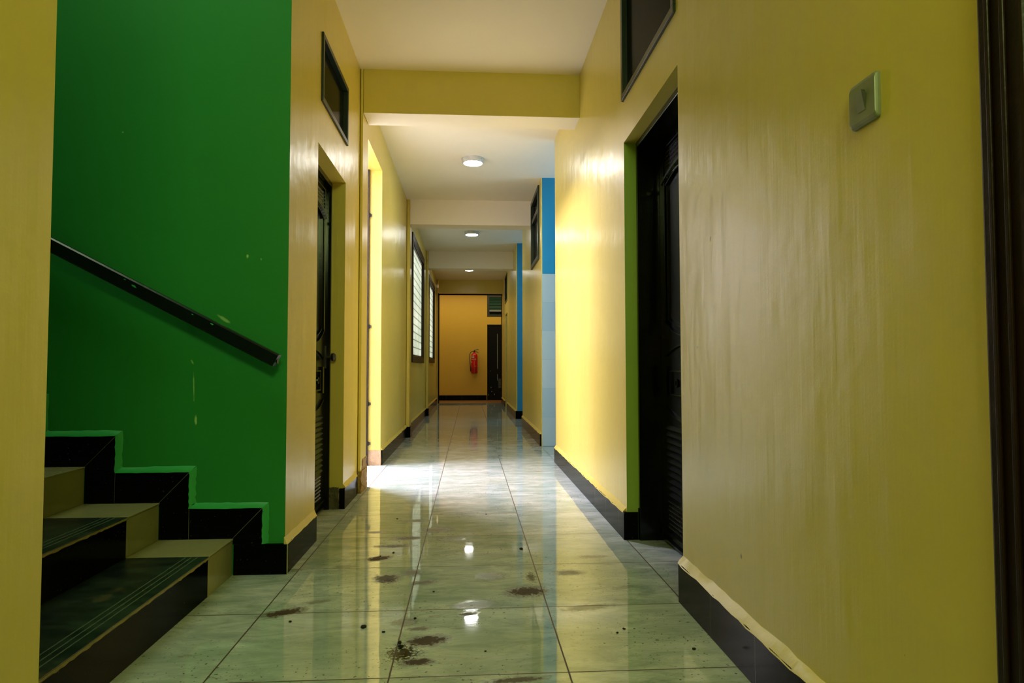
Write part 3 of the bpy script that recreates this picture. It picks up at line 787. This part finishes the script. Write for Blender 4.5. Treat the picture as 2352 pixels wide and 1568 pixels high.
# big patterned windows on the left
def big_window(name, y0, y1, z0, z1, label):
    r = empty(name, (XLF, y0, z0), PI/2); S(r, label, 'window')
    w_, h_ = y1-y0, z1-z0
    mb = MB(); t = .085
    mb.box(0, w_, -.034, .08, 0, t).box(0, w_, -.034, .08, h_-t*1.3, h_).box(0, t, -.034, .08, t, h_-t*1.3).box(w_-t, w_, -.034, .08, t, h_-t*1.3)
    mb.build('frame', WOODD, r, bevel=.004)
    m2 = MB(); tt = .02
    rect_ring(m2, t, w_-t, t, h_-t*1.3, tt, -.012, .03); m2.build('sash', WOODD, r)
    MB().box(t+.01, w_-t-.01, .010, .018, t+.01, h_-t*1.3-.01).build('pane', PGLASS, r)
    return r
big_window('window_6', 8.872, 11.098, .957, 2.738, 'nearer tall window of pale patterned glass in a brown frame')
big_window('window_7', 12.502, 14.448, .982, 2.678, 'farther tall window of pale patterned glass in a brown frame')

# ------------------------------------------------------------------ ceiling lamps
def lamp(loc_, label, rad=.113):
    r = empty('ceiling_lamp', loc_); tag(r, label, 'ceiling lamp', 'round ceiling lamps along the corridor')
    MB().lathe([(rad-.004, 0), (rad, -.004), (rad, -.034), (rad-.006, -.046), (rad-.016, -.050), (rad-.017, -.045)], n=48).build('rim', SHELL, r, smooth=True)
    MB().lathe([(rad-.0165, -.046), (rad-.03, -.051), (rad-.06, -.054), (.001, -.055)], n=48, cap=False).build('diffuser', LAMP, r, smooth=True)
    MB().lathe([(rad+.004, 0), (rad+.004, -.004)], n=40).build('base_plate', SHELL, r)
    MB().lathe([(.003, 0), (.003, .0015)], (rad*.74, -rad*.70, -.022), 8, 'y').build('screw', RUB, r)
    return r
lamp((.031, 6.63, CEIL), 'nearest lit round ceiling lamp, between the first two beams')
lamp((.030, 10.25, CEIL), 'middle lit round ceiling lamp, between the second and third beams')
lamp((-.012, 14.05, CEIL), 'farthest lit round ceiling lamp, just before the far frame', .10)

# ------------------------------------------------------------------ light switch
r = empty('light_switch', (XR, 1.247, 1.418), -PI/2); tag(r, 'square pale plastic light switch on the near right wall', 'light switch')
hw_, hh_, dp = .044, .047, .012
def rr(hw, hh, rad, n=5):
    out = []
    for cx, cz, a0 in ((hw-rad, hh-rad, 0), (-hw+rad, hh-rad, 90), (-hw+rad, -hh+rad, 180), (hw-rad, -hh+rad, 270)):
        for k in range(n+1):
            a = math.radians(a0+90*k/n); out.append((cx+rad*math.cos(a), cz+rad*math.sin(a)))
    return out
prof = [(1, 1, 0), (1, 1, -.006), (.98, .93, -.010), (.96, .80, -dp)]
vs = []; pts = rr(hw_, hh_, .008); K = len(pts)
for sx, sz, y in prof: vs += [(x*sx, y, z*sz) for x, z in pts]
fs = []
for j in range(len(prof)-1):
    for k in range(K): fs.append((j*K+k, j*K+(k+1) % K, (j+1)*K+(k+1) % K, (j+1)*K+k))
fs.append(tuple(range(K))); fs.append(tuple(range((len(prof)-1)*K, len(prof)*K)))
MB().add(vs, fs).build('plate', PLAS, r)
# tilted rocker with a dark gap
MB().add([(-.012, -dp, -.02), (.012, -dp, -.02), (.012, -dp, .02), (-.012, -dp, .02), (-.012, -dp-.001, -.02), (.012, -dp-.001, -.02), (.012, -dp-.008, .02), (-.012, -dp-.008, .02)],
         [(4,5,6,7), (0,1,5,4), (2,3,7,6), (0,4,7,3), (1,2,6,5)]).build('rocker', PLAS, r)
MB().add([(.0125, -dp-.0012, -.018), (.017, -dp-.0004, .012), (.0125, -dp-.0085, .021)], [(0,1,2)]).add([(.0124, -dp-.0003, -.02), (.0124, -dp-.0003, .02), (.0124, -dp-.0082, .0205)], [(0,1,2)]).build('rocker_gap', PLASD, r)

# ------------------------------------------------------------------ fire extinguisher
r = empty('fire_extinguisher', (.125, 17.50, .727)); tag(r, 'red fire extinguisher hanging on the ochre end wall', 'fire extinguisher')
R = .088
body = MB().lathe([(.001, 0), (R-.012, 0), (R, .012), (R, .165)], n=40, cap=False, mi=1).lathe([(R, .165), (R, .475), (R-.01, .505), (R-.035, .53), (.028, .545), (.026, .57)], n=40, cap=False, mi=0)
body.build('cylinder', [RED, DRED], r, smooth=True)
MB().lathe([(.024, .565), (.024, .60), (.016, .605), (.016, .62)], n=20).build('valve', RUB, r, smooth=True)
MB().tube([(0, 0, .605), (.03, 0, .622), (.075, 0, .640), (.115, 0, .642)], [.010, .009, .008, .007]).build('squeeze_lever', RUB, r, smooth=True)
MB().tube([(.01, 0, .585), (.05, 0, .582), (.085, 0, .570), (.11, 0, .545)], [.009, .008, .007, .007]).build('carry_handle', RUB, r, smooth=True)
MB().tube([(-.012, 0, .59), (-.06, -.005, .588), (-.098, -.008, .565), (-.118, -.01, .52), (-.124, -.01, .44), (-.118, -.01, .30), (-.108, -.01, .20), (-.100, -.01, .10), (-.098, -.01, .05)], [.009]*6+[.010, .013, .014], 12).build('hose', RUB, r, smooth=True)
def wrap(name, a0, a1, z0, z1, mat, par, dr=.0012):
    vs = []; fs = []; n = 8
    for k in range(n+1):
        a = math.radians(a0+(a1-a0)*k/n)
        vs += [((R+dr)*math.cos(a), (R+dr)*math.sin(a), z0), ((R+dr)*math.cos(a), (R+dr)*math.sin(a), z1)]
        if k: b0 = (k-1)*2; fs.append((b0, b0+2, b0+3, b0+1))
    return MB().add(vs, fs).build(name, mat, par)
# angle -90 faces the viewer
lb = wrap('label', -150, -95, .415, .478, LBL, r)
wrap('label_mark', -140, -125, .428, .450, DRED, lb, .002); wrap('label_mark', -118, -104, .442, .466, DRED, lb, .002); wrap('label_mark', -140, -122, .458, .468, DRED, lb, .002)
for z0, a0, a1 in ((.378, -150, -100), (.366, -150, -100)): wrap('text_line', a0, a1, z0, z0+.008, LBL, r)
wrap('label', -80, -68, .355, .395, LBL, r); wrap('label', -78, -66, .19, .20, LBL, r); wrap('label', -150, -138, .28, .325, LBL, r)
MB().box(-.02, .02, .06, .098, .50, .56).build('wall_bracket', RUB, r)

# ------------------------------------------------------------------ small clods of dirt on the floor
first = None
clods = [(-.358, 2.263, .011, 'largest black crumb, alone on the tile left of the dark smudges'), (.25, 3.173, .010, 'black crumb on the middle joint line beyond the brown mark on the right'),
         (-.222, 2.13, .008, 'small crumb beside the speckled dark patch on the near left joint'), (-.215, 2.10, .010, 'bigger crumb inside the speckled dark patch on the near left joint'),
         (-.19, 2.33, .006, 'small crumb just right of the left joint, above the long brown smear'), (-.36, 3.15, .007, 'crumb just beyond the brown smudge on the left tile column'),
         (-.415, 3.10, .005, 'tiny crumb at the upper edge of the left brown smudge'), (.52, 2.19, .006, 'right one of two crumbs close together on the near right tile'),
         (.49, 2.16, .005, 'left one of two crumbs close together on the near right tile'), (-.285, 2.22, .006, 'crumb midway between the largest crumb and the left joint line'),
         (.10, 3.93, .006, 'farthest crumb in the middle tile column, near the pale light patch'), (-.42, 3.85, .006, 'farthest crumb in the left tile column, before the open doorway'),
         (.70, 2.02, .007, 'crumb nearest the black skirting at the lower right'), (-.62, 2.33, .006, 'crumb beside the brown smear nearest the stairs'),
         (.05, 2.05, .004, 'tiny crumb in the middle of the nearest centre tile'), (-.14, 2.60, .005, 'tiny crumb on the centre tile left of the nearer lamp reflection')]
for (x, y, s, lab) in clods:
    if first is None:
        bm = bmesh.new(); bmesh.ops.create_icosphere(bm, subdivisions=2, radius=1)
        from mathutils import noise as mn
        for v in bm.verts:
            v.co += mn.noise_vector(v.co*1.7)*.35; v.co.z = max(v.co.z*.55, -.25)
        mz = min(v.co.z for v in bm.verts)
        for v in bm.verts: v.co.z -= mz
        me = bpy.data.meshes.new('dirt_clod'); bm.to_mesh(me); bm.free(); me.materials.append(CLOD)
        o = bpy.data.objects.new('dirt_clod', me); first = o
    else: o = first.copy()
    COL.objects.link(o)
    o.location = (x, y, 0); o.scale = (s, s*.8, s); o.rotation_euler = (0, 0, random.uniform(0, 6))
    tag(o, lab, 'dirt crumb', 'dirt crumbs on the floor')
